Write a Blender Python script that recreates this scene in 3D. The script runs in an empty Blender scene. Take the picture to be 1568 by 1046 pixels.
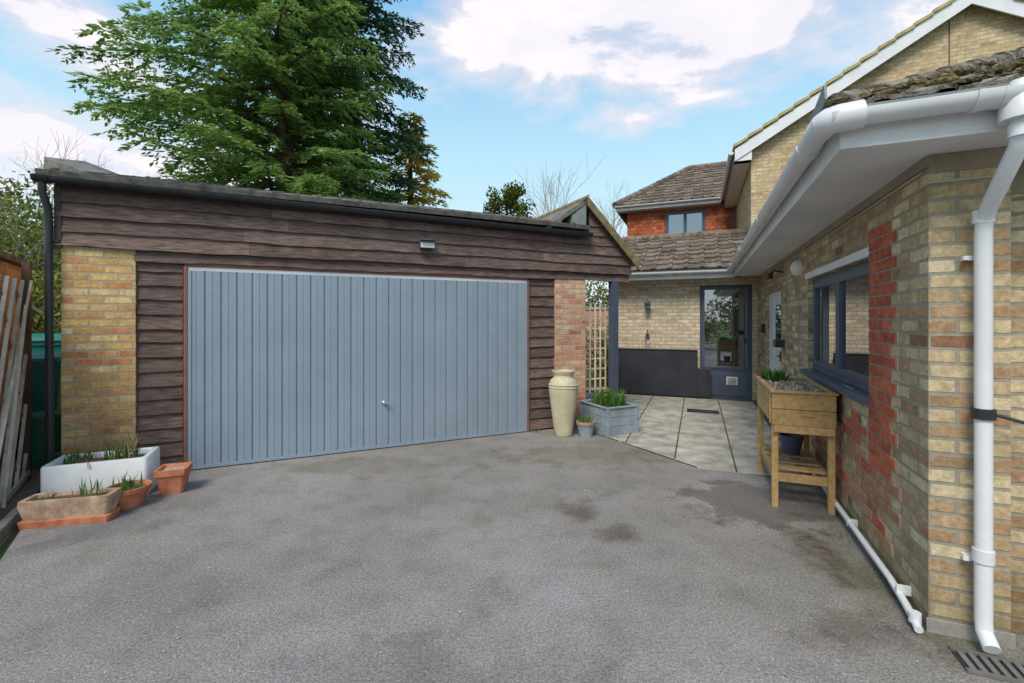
import bpy, math, random
import numpy as np
from mathutils import Vector, Matrix
random.seed(7); rng=np.random.default_rng(7)
scene=bpy.context.scene
R=math.radians
def lin(r,g,b,k=1.0):
    f=lambda c:(c/255/12.92 if c/255<=.04045 else ((c/255+.055)/1.055)**2.4)*k
    return (f(r),f(g),f(b),1)
# ------------------------------------------------------------ node helpers
def newmat(name):
    m=bpy.data.materials.new(name); m.use_nodes=True; nt=m.node_tree; nt.nodes.clear()
    out=nt.nodes.new('ShaderNodeOutputMaterial'); b=nt.nodes.new('ShaderNodeBsdfPrincipled')
    nt.links.new(b.outputs[0],out.inputs[0]); return m,nt,b
def setin(nt,node,key,val):
    s=node.inputs[key]
    if isinstance(val,bpy.types.NodeSocket): nt.links.new(val,s)
    else: s.default_value=val
def N(nt,t,ins=None,**props):
    n=nt.nodes.new('ShaderNode'+t)
    for k,v in props.items(): setattr(n,k,v)
    for k,v in (ins or {}).items(): setin(nt,n,k,v)
    return n
def ramp(nt,fac,stops,interp='LINEAR'):
    n=nt.nodes.new('ShaderNodeValToRGB'); cr=n.color_ramp; cr.interpolation=interp
    while len(cr.elements)<len(stops): cr.elements.new(.5)
    for e,(p,c) in zip(cr.elements,stops):
        e.position=p; e.color=c if len(c)==4 else (*c,1)
    nt.links.new(fac,n.inputs[0]); return n.outputs[0]
def g(v): return (v,v,v,1)
def mixc(nt,fac,a,b,mode='MIX'):
    n=nt.nodes.new('ShaderNodeMix'); n.data_type='RGBA'; n.blend_type=mode
    setin(nt,n,0,fac); setin(nt,n,6,a); setin(nt,n,7,b); return n.outputs[2]
def math_(nt,op,a,b=0.0,clamp=False):
    n=nt.nodes.new('ShaderNodeMath'); n.operation=op; n.use_clamp=clamp
    setin(nt,n,0,a); setin(nt,n,1,b); return n.outputs[0]
def noise_(nt,co,scale,detail=3,rough=.55,dist=0):
    n=N(nt,'TexNoise',{'Vector':co,'Scale':scale,'Detail':detail,'Roughness':rough,'Distortion':dist}); return n.outputs[0]
def coord(nt,kind='Object'):
    return nt.nodes.new('ShaderNodeTexCoord').outputs[kind]
def bump(nt,h,strength,dist=.01):
    return N(nt,'Bump',{'Height':h,'Strength':strength,'Distance':dist}).outputs[0]
def simple(name,ca,cb,scale=8,rough=.7,bs=.2,bd=.004,island=0,stretch=None,metal=0,fine=60,spec=.5,grime=0):
    m,nt,b=newmat(name); co=coord(nt); co0=co
    if stretch: co=N(nt,'Mapping',{'Vector':co,'Scale':stretch}).outputs[0]
    n1=noise_(nt,co,scale,3); n2=noise_(nt,co,fine,1)
    f=math_(nt,'ADD',math_(nt,'MULTIPLY',n1,.75),math_(nt,'MULTIPLY',n2,.25))
    c=ramp(nt,f,[(.32,ca),(.68,cb)])
    if grime:
        c=mixc(nt,grime,c,ramp(nt,noise_(nt,co0,2.2,5,.7),[(.36,(.5,.49,.45,1)),(.6,g(1.12))]),'MULTIPLY')
    if island:
        gi=nt.nodes.new('ShaderNodeNewGeometry').outputs['Random Per Island']
        v=math_(nt,'ADD',math_(nt,'MULTIPLY',gi,island*2),1-island)
        c=N(nt,'HueSaturation',{'Color':c,'Value':v}).outputs[0]
    setin(nt,b,'Base Color',c); b.inputs['Roughness'].default_value=rough; b.inputs['Metallic'].default_value=metal
    b.inputs['Specular IOR Level'].default_value=spec
    if bs>.1: nt.links.new(bump(nt,f,bs,bd),b.inputs['Normal'])
    return m
def brickmat(name,cols,mortar,dirt=.35,bw=.225,rh=.075,ms=.010,bs=.6):
    m,nt,b=newmat(name)
    uv=coord(nt,'UV'); ob=coord(nt)
    wob=N(nt,'TexNoise',{'Vector':uv,'Scale':9.0,'Detail':1})
    off=N(nt,'VectorMath',{0:wob.outputs['Color'],1:(.5,.5,.5)},operation='SUBTRACT').outputs[0]
    off=N(nt,'VectorMath',{0:off,'Scale':.009},operation='SCALE').outputs[0]
    uvw=N(nt,'VectorMath',{0:uv,1:off},operation='ADD').outputs[0]
    bt=N(nt,'TexBrick',{'Vector':uvw,'Color1':g(0),'Color2':g(1),'Mortar':g(.5),'Scale':1.0,'Mortar Size':ms,'Mortar Smooth':.25,'Bias':0,'Brick Width':bw,'Row Height':rh})
    n=len(cols); c=ramp(nt,bt.outputs[0],[(i/(n-1),lin(*q)) for i,q in enumerate(cols)])
    nf=noise_(nt,ob,38,4,.72); c=mixc(nt,.8,c,ramp(nt,nf,[(.3,g(.6)),(.7,g(1.25))]),'MULTIPLY')
    nm=noise_(nt,ob,11,3,.6); c=mixc(nt,.65,c,ramp(nt,nm,[(.35,(.70,.65,.62,1)),(.6,g(1.1))]),'MULTIPLY')
    c=mixc(nt,bt.outputs[1],c,mixc(nt,nf,lin(*[q*.68 for q in mortar]),lin(*mortar)))
    big=noise_(nt,ob,1.7,4,.65); c=mixc(nt,dirt,c,ramp(nt,big,[(.35,(.5,.49,.45,1)),(.6,g(1.1))]),'MULTIPLY')
    sep=N(nt,'SeparateXYZ',{0:ob}).outputs[2]
    low=ramp(nt,math_(nt,'ADD',sep,math_(nt,'MULTIPLY',big,.3)),[(.14,(.55,.56,.46,1)),(.55,g(1))])
    c=mixc(nt,.7,c,low,'MULTIPLY')
    setin(nt,b,'Base Color',c); b.inputs['Roughness'].default_value=.9; b.inputs['Specular IOR Level'].default_value=.2
    h=math_(nt,'SUBTRACT',math_(nt,'MULTIPLY',nf,.5),math_(nt,'MULTIPLY',bt.outputs[1],.9))
    nt.links.new(bump(nt,h,bs,.012),b.inputs['Normal']); return m
def leafmat(name,dark,mid,light,trans=.25,clump=.7):
    m,nt,b=newmat(name); co=coord(nt)
    gi=nt.nodes.new('ShaderNodeNewGeometry').outputs['Random Per Island']
    n1=noise_(nt,co,clump,1)
    f=math_(nt,'ADD',math_(nt,'MULTIPLY',gi,.45),math_(nt,'MULTIPLY',n1,.6))
    c=ramp(nt,f,[(.2,lin(*dark)),(.5,lin(*mid)),(.85,lin(*light))])
    nt.nodes.remove(b); df=N(nt,'BsdfDiffuse',{'Color':c})
    tr=N(nt,'BsdfTranslucent',{'Color':c}); mx=N(nt,'MixShader',{0:trans,1:df.outputs[0],2:tr.outputs[0]})
    out=[n for n in nt.nodes if n.type=='OUTPUT_MATERIAL'][0]; nt.links.new(mx.outputs[0],out.inputs[0]); return m
def tilemat(name,cols,moss,mossamt=.5):
    m,nt,b=newmat(name); co=coord(nt)
    gi=nt.nodes.new('ShaderNodeNewGeometry').outputs['Random Per Island']
    n1=noise_(nt,co,25,4,.7); f=math_(nt,'ADD',math_(nt,'MULTIPLY',gi,.5),math_(nt,'MULTIPLY',n1,.5))
    c=ramp(nt,f,[(i/(len(cols)-1)*.6+.2,lin(*q)) for i,q in enumerate(cols)])
    n2=noise_(nt,co,5,5,.75); mk=ramp(nt,n2,[(.62-mossamt*.25,g(0)),(.68-mossamt*.15,g(1))])
    c=mixc(nt,mk,c,mixc(nt,n1,lin(*[q*.5 for q in moss]),lin(*moss)))
    n3=noise_(nt,co,13,3,.7); c=mixc(nt,ramp(nt,n3,[(.60,g(0)),(.66,g(.7))]),c,lin(165,162,150))
    setin(nt,b,'Base Color',c); b.inputs['Roughness'].default_value=.9; b.inputs['Specular IOR Level'].default_value=.15
    nt.links.new(bump(nt,math_(nt,'ADD',n1,mk),.7,.014),b.inputs['Normal']); return m
# ------------------------------------------------------------ mesh builder
def link(o,parent=None):
    scene.collection.objects.link(o)
    if parent: o.parent=parent
    return o
def empty(name,loc=(0,0,0),rz=0):
    o=bpy.data.objects.new(name,None); o.location=loc; o.rotation_euler=(0,0,rz); o.empty_display_size=.3
    return link(o)
class MB:
    def __init__(s): s.v=[];s.f=[];s.m=[];s.M=None
    def add(s,vs,fs,mi=0):
        o=len(s.v)
        for p in vs:
            p=Vector(p); s.v.append(tuple(s.M@p) if s.M else tuple(p))
        for f in fs: s.f.append(tuple(i+o for i in f)); s.m.append(mi)
    def box(s,x0,x1,y0,y1,z0,z1,mi=0):
        s.add([(x0,y0,z0),(x1,y0,z0),(x1,y1,z0),(x0,y1,z0),(x0,y0,z1),(x1,y0,z1),(x1,y1,z1),(x0,y1,z1)],
              [(0,3,2,1),(4,5,6,7),(0,1,5,4),(1,2,6,5),(2,3,7,6),(3,0,4,7)],mi)
    def prism(s,poly,ext,mi=0):
        n=len(poly); e=Vector(ext); P=[Vector(p) for p in poly]
        s.add(P+[p+e for p in P],[tuple(range(n))[::-1],tuple(range(n,2*n))]+[(i,(i+1)%n,(i+1)%n+n,i+n) for i in range(n)],mi)
    def beam(s,p0,p1,w,h,mi=0,up=(0,0,1)):
        p0=Vector(p0);p1=Vector(p1);d=(p1-p0).normalized();a=d.cross(Vector(up)).normalized();b=a.cross(d)
        a*=w/2;b*=h/2
        s.prism([p0-a-b,p0+a-b,p0+a+b,p0-a+b],p1-p0,mi)
    def tube(s,pts,r,n=8,mi=0,cap=True):
        pts=[Vector(p) for p in pts]; k=len(pts)
        rr=r if isinstance(r,(list,tuple)) else [r]*k
        V=[];up=None
        for i,p in enumerate(pts):
            d=(pts[min(i+1,k-1)]-pts[max(i-1,0)]).normalized()
            if up is None: up=Vector((0,0,1)) if abs(d.z)<.9 else Vector((1,0,0))
            a=d.cross(up).normalized(); b=a.cross(d).normalized(); up=b
            for j in range(n):
                t=2*math.pi*j/n; V.append(p+(a*math.cos(t)+b*math.sin(t))*rr[i])
        F=[(i*n+j,i*n+(j+1)%n,(i+1)*n+(j+1)%n,(i+1)*n+j) for i in range(k-1) for j in range(n)]
        if cap: F+=[tuple(range(n))[::-1],tuple(range((k-1)*n,k*n))]
        s.add(V,F,mi)
    def lathe(s,prof,c=(0,0,0),n=28,mi=0,cap0=True,cap1=False):
        V=[];c=Vector(c)
        for r,z in prof:
            for j in range(n):
                t=2*math.pi*j/n; V.append(c+Vector((r*math.cos(t),r*math.sin(t),z)))
        k=len(prof)
        F=[(i*n+j,i*n+(j+1)%n,(i+1)*n+(j+1)%n,(i+1)*n+j) for i in range(k-1) for j in range(n)]
        if cap0: F.append(tuple(range(n))[::-1])
        if cap1: F.append(tuple(range((k-1)*n,k*n)))
        s.add(V,F,mi)
    def rloft(s,secs,c=(0,0,0),mi=0,q=4,cap1=True):
        V=[];c=Vector(c)
        for hw,hd,z,cr in secs:
            for cx,cy,a0 in ((hw-cr,hd-cr,0),(-hw+cr,hd-cr,90),(-hw+cr,-hd+cr,180),(hw-cr,-hd+cr,270)):
                for i in range(q+1):
                    t=R(a0+90*i/q); V.append(c+Vector((cx+cr*math.cos(t),cy+cr*math.sin(t),z)))
        n=4*(q+1);k=len(secs)
        F=[(i*n+j,i*n+(j+1)%n,(i+1)*n+(j+1)%n,(i+1)*n+j) for i in range(k-1) for j in range(n)]
        F.append(tuple(range(n))[::-1])
        if cap1: F.append(tuple(range((k-1)*n,k*n)))
        s.add(V,F,mi)
    def wall(s,axis,t0,t1,a0,a1,z0,z1,ops=(),mi=0):
        xs=sorted({a0,a1,*[o[0] for o in ops],*[o[1] for o in ops]})
        for i in range(len(xs)-1):
            xa,xb=xs[i],xs[i+1]; mid=(xa+xb)/2
            segs=[(z0,z1)]
            for o in ops:
                if o[0]<mid<o[1]:
                    ns=[]
                    for (p,q) in segs:
                        if o[2]>p: ns.append((p,min(q,o[2])))
                        if o[3]<q: ns.append((max(p,o[3]),q))
                    segs=ns
            for p,q in segs:
                if axis=='x': s.box(t0,t1,xa,xb,p,q,mi)
                else: s.box(xa,xb,t0,t1,p,q,mi)
    def gutter(s,p0,p1,r,mi=0,fit=None):
        p0=Vector(p0);p1=Vector(p1);d=(p1-p0).normalized();a=d.cross(Vector((0,0,1))).normalized();z=Vector((0,0,1))
        def prof(p,ro,ri):
            o=[p+a*ro*math.cos(math.pi+math.pi*i/12)+z*ro*1.0*math.sin(math.pi+math.pi*i/12) for i in range(13)]
            return o+[p+a*ri*math.cos(2*math.pi-math.pi*i/12)+z*ri*math.sin(2*math.pi-math.pi*i/12) for i in range(13)]
        s.prism(prof(p0,r,r*.9),p1-p0,mi)
        for p in (p0,p1):
            q=[p+a*r*.99*math.cos(math.pi+math.pi*i/12)+z*r*.99*math.sin(math.pi+math.pi*i/12) for i in range(13)]
            s.prism(q,d*.006,mi)
        for t in (fit or []):
            s.prism(prof(p0+d*t,r*1.10,r*1.01),d*.09,mi)
            s.prism(prof(p0+d*(t-.004),r*1.16,r*1.01),d*.018,mi); s.prism(prof(p0+d*(t+.08),r*1.16,r*1.01),d*.018,mi)
    def build(s,name,mats,parent=None,smooth=False,bevel=0,loc=None,rz=0,seg=2):
        me=bpy.data.meshes.new(name); me.from_pydata(s.v,[],s.f); me.polygons.foreach_set('material_index',s.m)
        for m in (mats if isinstance(mats,(list,tuple)) else [mats]): me.materials.append(m)
        uvl=me.uv_layers.new(name='UVMap'); data=np.zeros(len(me.loops)*2)
        Z=Vector((0,0,1))
        for p in me.polygons:
            nrm=p.normal
            if abs(nrm.z)>.985:
                for li in p.loop_indices:
                    c=me.vertices[me.loops[li].vertex_index].co; data[2*li]=c.x;data[2*li+1]=c.y
            else:
                t=Z.cross(nrm)
                if abs(t.x)+abs(t.y)<1e-6: t=Vector((1,0,0))
                t.normalize(); b=nrm.cross(t)
                if t.x+t.y*.999<0: t=-t
                for li in p.loop_indices:
                    c=me.vertices[me.loops[li].vertex_index].co; data[2*li]=c.dot(t);data[2*li+1]=c.dot(b)
        uvl.data.foreach_set('uv',data); me.update()
        if smooth:
            me.polygons.foreach_set('use_smooth',[True]*len(me.polygons)); 
            try: me.set_sharp_from_angle(angle=R(40))
            except Exception: pass
        o=bpy.data.objects.new(name,me)
        if loc is not None: o.location=loc
        o.rotation_euler=(0,0,rz)
        link(o,parent)
        if bevel:
            b=o.modifiers.new('bev','BEVEL'); b.width=bevel; b.segments=seg; b.limit_method='ANGLE'; b.angle_limit=R(40)
        return o
def leafmesh(name,P,D,L,W,mat,parent=None,up=.8,loc=None):
    n=len(P); D=D/np.linalg.norm(D,axis=1,keepdims=True)
    ref=rng.normal(size=(n,3))*.6; ref[:,2]+=up
    S=np.cross(D,ref); S/=np.linalg.norm(S,axis=1,keepdims=True)+1e-9
    L=np.broadcast_to(np.asarray(L,float),(n,))[:,None]; W=np.broadcast_to(np.asarray(W,float),(n,))[:,None]
    V=np.stack([P,P+D*L*.45+S*W*.5,P+D*L,P+D*L*.45-S*W*.5],1).reshape(-1,3)
    me=bpy.data.meshes.new(name); me.vertices.add(4*n); me.vertices.foreach_set('co',V.ravel())
    me.loops.add(4*n); me.loops.foreach_set('vertex_index',np.arange(4*n,dtype=np.int32))
    me.polygons.add(n); me.polygons.foreach_set('loop_start',np.arange(0,4*n,4,dtype=np.int32))
    try: me.polygons.foreach_set('loop_total',np.full(n,4,dtype=np.int32))
    except Exception: pass
    me.update(calc_edges=True); me.validate(); me.materials.append(mat)
    o=bpy.data.objects.new(name,me)
    if loc is not None:o.location=loc
    return link(o,parent)
def unit(n):
    v=rng.normal(size=(n,3)); return v/np.linalg.norm(v,axis=1,keepdims=True)
# ------------------------------------------------------------ materials
M_buff=brickmat('buff_brick',[(182,152,112),(212,190,146),(200,174,126),(220,200,160),(208,186,142),(190,156,116)],(196,188,168),.3)
M_buff_near=brickmat('buff_brick_near',[(148,112,86),(206,188,150),(184,158,122),(218,202,168),(200,180,142),(168,128,98),(190,170,136)],(178,172,154),.42)
M_garbrick=brickmat('garage_brick',[(188,112,78),(224,188,124),(210,160,98),(230,202,148),(202,130,88),(226,192,126)],(200,188,160),.35)
M_garbrick2=brickmat('garage_brick_pink',[(194,118,92),(224,180,150),(210,142,112),(230,198,164),(204,130,102)],(206,194,174),.3)
M_pale=brickmat('pale_brick',[(196,170,140),(222,206,174),(214,194,160),(230,216,188),(206,182,152)],(200,196,184),.22)
M_tilehung=brickmat('tile_hung_clay',[(158,80,56),(198,112,78),(182,98,70),(208,130,92)],(84,54,46),.4,bw=.165,rh=.11,ms=.005)
M_red=simple('red_brick',lin(146,70,52),lin(194,112,84),14,.9,.5,.006,island=.18,spec=.2)
M_brown=simple('brown_brick',lin(140,104,80),lin(184,142,112),14,.9,.5,.006,island=.2,spec=.2)
M_mortar=simple('mortar_joint',lin(156,148,130),lin(184,176,158),30,.95,.3,spec=.1)
M_wb=simple('brown_weatherboard',lin(68,53,48),lin(136,114,106),7,.75,.6,.006,island=.25,stretch=(1,1,11),spec=.3,grime=.4,fine=90)
M_door=simple('blue_grey_paint',lin(135,148,161),lin(145,158,170),1.2,.42,.05,.002,fine=15,grime=.06)
M_timbertrim=simple('brown_timber',lin(116,76,60),lin(148,104,82),6,.7,.2)
M_black=simple('black_plastic',lin(36,38,42),lin(52,54,58),6,.4,.03)
M_white=simple('white_plastic',lin(214,215,218),lin(226,227,229),3,.35,.02,grime=.12)
M_whitep=simple('white_soffit',lin(210,210,212),lin(226,226,228),2,.5,.02,grime=.12)
M_frame=simple('anthracite_frame',lin(68,78,94),lin(80,90,106),4,.45,.03)
M_darkboard=simple('dark_grey_board',lin(34,37,44),lin(50,53,60),3,.55,.11,grime=.2)
M_terra=simple('terracotta',lin(176,98,66),lin(214,142,104),10,.85,.25,grime=.4)
M_terra2=simple('weathered_terracotta',lin(168,122,98),lin(214,188,160),9,.9,.35,grime=.4)
M_sink=simple('glazed_white',lin(236,236,232),lin(244,244,242),4,.25,.03,grime=.12)
M_soil=simple('soil',lin(70,56,44),lin(130,110,88),30,.95,.8,.02)
M_chips=simple('bark_chips',lin(128,104,84),lin(205,190,170),40,.95,.8,.01,island=.3)
M_pine=simple('planter_timber',lin(160,126,78),lin(200,166,112),4,.65,.2,.003,island=.12,stretch=(6,1,6),grime=.25)
M_stone=simple('cream_vase_glaze',lin(188,180,146),lin(212,204,172),6,.5,.12,grime=.25)
M_bluegrey=simple('weathered_blue_box',lin(130,142,152),lin(156,168,178),7,.7,.25,grime=.3)
M_slab=simple('paving_slab',lin(144,140,128),lin(194,189,176),5,.9,.35,.004,island=.09,spec=.2,grime=.5)
M_gravelly=simple('border_soil',lin(98,88,72),lin(150,138,116),22,.95,.8,.02)
M_roofsheet=simple('felt_roof',lin(84,82,76),lin(144,138,128),9,.9,.6,.015,grime=.5)
M_lead=simple('grey_felt_panel',lin(110,122,120),lin(140,148,144),5,.8,.2)
M_mossbarge=simple('mossy_bargeboard',lin(96,86,58),lin(146,132,92),9,.9,.3)
M_tile=tilemat('concrete_tile',[(96,84,78),(122,106,96),(142,126,114)],(112,112,74),.45)
M_tilenear=tilemat('mossy_tile',[(112,102,96),(138,128,118),(158,148,138)],(86,78,48),.62)
M_verge=simple('lichen_verge',lin(150,136,84),lin(190,176,116),9,.9,.4)
M_bark=simple('bark',lin(70,56,46),lin(112,94,78),6,.9,.6,.02,stretch=(1,1,.3))
M_twig=simple('bare_twig',lin(140,124,112),lin(176,160,148),6,.9,0)
M_teal=simple('teal_bin',lin(24,112,112),lin(40,130,126),4,.4,.03)
M_green=simple('green_butt',lin(44,104,84),lin(64,124,100),4,.45,.03)
M_steel=simple('brushed_metal',lin(190,190,190),lin(210,210,210),6,.3,.02,metal=.9)
M_trellis=simple('trellis_slat',lin(176,160,138),lin(226,214,194),6,.8,.2,island=.2)
M_slatbrown=simple('brown_slat',lin(130,88,60),lin(172,124,90),6,.8,.2,island=.2)
M_interior=simple('interior_wall',lin(140,138,136),lin(160,158,155),2,.9,0)
M_blind=simple('cream_blind',lin(215,210,200),lin(230,226,216),2,.9,0)
M_concrete=simple('concrete',lin(120,118,112),lin(156,152,144),9,.9,.4)
M_edge=simple('edging_board',lin(86,84,80),lin(124,120,114),6,.8,.3)
L_fir=leafmat('fir_needles',(60,92,46),(122,154,80),(182,204,120),.4,.55)
L_fird=leafmat('dark_fir_needles',(36,62,52),(70,102,76),(108,140,98),.3,.6)
L_gold=leafmat('golden_needles',(124,118,46),(202,176,66),(226,204,100),.4,.8)
L_shrub=leafmat('shrub_leaves',(36,54,24),(78,94,38),(140,142,66),.3,1.2)
L_hedge=leafmat('hedge_leaves',(62,76,40),(116,126,66),(172,172,108),.35,1.0)
L_hedge2=leafmat('ivy_leaves',(66,84,42),(120,134,68),(176,180,102),.35,1.6)
L_grass=leafmat('bulb_leaves',(50,88,38),(88,128,58),(128,160,86),.3,6)
L_brownleaf=leafmat('dry_stems',(96,70,50),(140,112,84),(180,156,120),.1,6)
L_yel=leafmat('yellow_petals',(220,180,30),(240,205,50),(250,225,90),.3,6)
M_glass=bpy.data.materials.new('window_glass'); M_glass.use_nodes=True; nt=M_glass.node_tree; nt.nodes.clear()
out=nt.nodes.new('ShaderNodeOutputMaterial')
tr=N(nt,'BsdfTransparent',{'Color':(.66,.72,.76,1)}); gl=N(nt,'BsdfGlossy',{'Color':(.95,.97,1,1),'Roughness':.01})
fr=N(nt,'Fresnel',{'IOR':1.9}); ff=math_(nt,'ADD',math_(nt,'MULTIPLY',fr.outputs[0],1.6),.10,True)
mx=N(nt,'MixShader',{0:ff,1:tr.outputs[0],2:gl.outputs[0]}); nt.links.new(mx.outputs[0],out.inputs[0])
# asphalt
M_asph,nt,b=newmat('asphalt'); co=coord(nt)
n_big=noise_(nt,co,.55,4,.6); n_mid=noise_(nt,co,3.2,5,.7); n_f=noise_(nt,co,150,1,.7); n_g=noise_(nt,co,60,1,.6)
c=ramp(nt,n_big,[(.3,lin(120,117,109)),(.5,lin(139,133,127)),(.7,lin(150,146,144))])
c=mixc(nt,.6,c,ramp(nt,n_mid,[(.3,(.66,.65,.62,1)),(.5,g(1)),(.7,(1.16,1.15,1.15,1))]),'MULTIPLY')
c=mixc(nt,.9,c,ramp(nt,n_f,[(.25,g(.45)),(.5,g(1)),(.75,g(1.7))]),'MULTIPLY')
c=mixc(nt,.65,c,ramp(nt,n_g,[(.28,g(.6)),(.5,g(1)),(.74,g(1.4))]),'MULTIPLY')
vor=N(nt,'TexVoronoi',{'Vector':co,'Scale':38.0}); 
ch=math_(nt,'MULTIPLY',math_(nt,'LESS_THAN',vor.outputs['Distance'],.17),math_(nt,'GREATER_THAN',N(nt,'SeparateColor',{0:vor.outputs['Color']}).outputs[0],.93))
c=mixc(nt,math_(nt,'MULTIPLY',ch,.7),c,lin(205,194,180))
def stain(c,x,y,rx,ry,col,amt,soft=.5):
    p=N(nt,'Mapping',{'Vector':co,'Location':(-x/rx,-y/ry,0),'Scale':(1/rx,1/ry,1)}).outputs[0]
    ln=N(nt,'VectorMath',{0:p},operation='LENGTH').outputs['Value']
    d=math_(nt,'ADD',ln,math_(nt,'MULTIPLY',math_(nt,'SUBTRACT',n_mid,.5),2.2))
    return mixc(nt,ramp(nt,d,[(soft,g(amt)),(1.0,g(0))]),c,col,'MULTIPLY')
br=(.46,.37,.33,1)
c=stain(c,.55,3.75,.20,.26,br,.8,.3); c=stain(c,.78,3.35,.2,.2,br,.65,.3); c=stain(c,2.05,3.0,.22,.35,br,.8,.3); c=stain(c,1.75,2.3,.35,.2,br,.6,.3)
c=stain(c,2.1,3.95,.65,.55,(.56,.54,.52,1),.85,.75); c=stain(c,-3.1,3.5,.5,.4,(.66,.66,.70,1),.5); c=stain(c,2.2,2.6,.3,.9,(.60,.60,.44,1),.7)
c=stain(c,.8,5.3,1.1,.5,(.74,.72,.60,1),.7); c=stain(c,-1.6,4.9,1.4,.35,(.75,.73,.64,1),.6); c=stain(c,-.5,2.0,1.2,.3,(.82,.82,.84,1),.6)
mossn=noise_(nt,co,1.9,5,.75); c=mixc(nt,ramp(nt,mossn,[(.55,g(0)),(.70,g(.5))]),c,lin(118,114,88))
setin(nt,b,'Base Color',c); b.inputs['Roughness'].default_value=.88; b.inputs['Specular IOR Level'].default_value=.25
nt.links.new(bump(nt,math_(nt,'ADD',n_f,n_g),.6,.006),b.inputs['Normal'])
M_grass=simple('grass_ground',lin(60,74,36),lin(104,112,60),3,.95,.6,.03)
# ------------------------------------------------------------ ground
mb=MB(); mb.add([(-400,-400,-.02),(400,-400,-.02),(400,400,-.02),(-400,400,-.02)],[(0,1,2,3)]); mb.build('ground',M_grass)
import bmesh
bm=bmesh.new()
pts=[(-4.95,5.05),(-4.57,4.58),(-3.33,2.97),(-3.5,0),(-4.5,-12),(12,-12),(12,0),(6,10),(1.5,10.8)]
vs=[bm.verts.new((x,y,0)) for x,y in pts]; bm.faces.new(vs); bmesh.ops.triangulate(bm,faces=bm.faces[:])
me=bpy.data.meshes.new('asphalt_driveway'); bm.to_mesh(me); bm.free(); me.materials.append(M_asph)
link(bpy.data.objects.new('asphalt_driveway',me))
mb=MB(); mb.add([(-3.35,2.9,-.008),(-4.6,4.6,-.008),(-4.9,6.5,-.008),(-9,9,-.008),(-9,0,-.008),(-3.6,0,-.008)],[(0,1,2,3,4,5)]); mb.build('soil_border',M_gravelly)
mb=MB(); mb.beam((-3.22,2.6,.03),(-4.62,4.66,.03),.06,.1); mb.beam((-3.45,1.0,.03),(-3.22,2.6,.03),.06,.1); mb.build('edging_kerb',M_edge,bevel=.006)
# ------------------------------------------------------------ HOUSE
TH=22.1
HL=(2.105,2.31,0)
house=empty('brick_house',HL,R(-TH))
def hw(r,s,z=0):
    a=R(-TH); return (HL[0]+r*math.cos(a)-s*math.sin(a),HL[1]+r*math.sin(a)+s*math.cos(a),z)
WIN=(.86,2.74,1.02,2.0); DR=(4.4,5.75,0,2.0)
mb=MB()
mb.wall('x',0,.28,0,7.35,-.05,2.4,[WIN,DR])
mb.box(.28,.311,0,.28,-.05,2.4)
mb.build('extension_side_wall',M_buff_near,house)
mb=MB(); mb.wall('y',.13,.3,.3115,5.2,-.05,2.4); mb.build('extension_front_wall',M_buff_near,house)
mb=MB(); GD=(-1.04,-.09,0,2.27)
mb.wall('y',7.1,7.38,-2.85,0,-.05,2.42,[GD]); mb.box(-2.85,-2.6,7.38,9.2,-.05,2.42); mb.build('rear_wing_wall',M_pale,house)
mb=MB(); mo=MB(); m2=MB()
row=0; z=.60
while z<2.1:
    wide=row%2
    y0=.385 if wide else .47; y1=.845
    mo.box(-.003,.01,y0-.008,y1,z-.003,z+.075)
    y=y0
    segs=[.225,.235] if wide else [.15,.225]
    if random.random()<.4: segs=segs[::-1]
    for L in segs:
        e=min(y+L,y1)
        mb.box(-.010,.02,y+.004,e-.005,z+.006,z+.069); y=e
    z+=.075; row+=1
used=set()
for i in range(130):
    rr=random.randint(2,13); k=int(abs(random.gauss(1.3,.9))/.225)
    s0=k*.225+(rr%2)*.1125; z=rr*.075-.0
    if s0<.3 or s0+.22>3.6 or (rr,k) in used: continue
    if z>.58 and s0<.86 : continue
    used.add((rr,k)); mo.box(-.003,.01,s0-.005,s0+.225,z-.004,z+.076)
    (mb if random.random()<.35 else m2).box(-.009,.02,s0+.004,s0+.215,z+.006,z+.068)
mb.build('red_brick_quoins',M_red,house,bevel=.003,seg=1); m2.build('brown_bricks',M_brown,house,bevel=.003,seg=1); mo.build('quoin_mortar',M_mortar,house)
mb=MB()
mb.box(-.43,.0,-.30,6.72,2.40,2.415)
mb.box(0,5.2,-.30,.14,2.402,2.417)
mb.box(-2.95,-.432,6.72,7.12,2.40,2.415)
mb.box(-.45,-.43,-.30,6.72,2.385,2.56); mb.box(-.45,5.2,-.32,-.30,2.385,2.56); mb.box(-2.97,-.452,6.70,6.72,2.385,2.56)
for q in (1.6,3.8,5.6): mb.box(-.43,-.0,q,q+.03,2.396,2.3995)
mb.build('soffit_and_fascia',M_whitep,house)
mb=MB()
mb.gutter((-.515,-.36,2.525),(-.515,6.66,2.525),.058,fit=[.35,2.2,4.1,5.9])
mb.gutter((5.0,-.385,2.525),(-.50,-.385,2.525),.058,fit=[4.9,4.6,3.4])
mb.gutter((-.50,6.635,2.525),(-3.05,6.635,2.525),.055,fit=[1.2])
mb.tube([(-.38,-.385,2.515),(-.47,-.385,2.51),(-.505,-.36,2.51),(-.515,-.32,2.51),(-.515,-.25,2.515)],.062,16)
for i in range(8): mb.box(-.46,-.45,.5+i*.85,.53+i*.85,2.44,2.56)
mb.lathe([(.068,0),(.068,.05),(.05,.1),(.04,.16)],(.16,-.385,2.4),16)
mb.tube([(.16,-.385,2.47),(.16,-.385,2.36),(.162,-.37,2.30),(.175,-.13,2.10),(.178,-.085,2.05),(.178,-.075,1.98),(.178,-.075,.14),(.178,-.085,.09),(.175,-.15,.05)],.033,18)
for zz in (2.03,.42): mb.lathe([(.040,0),(.040,.06)],(.178,-.075,zz),16,cap1=True)
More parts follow.
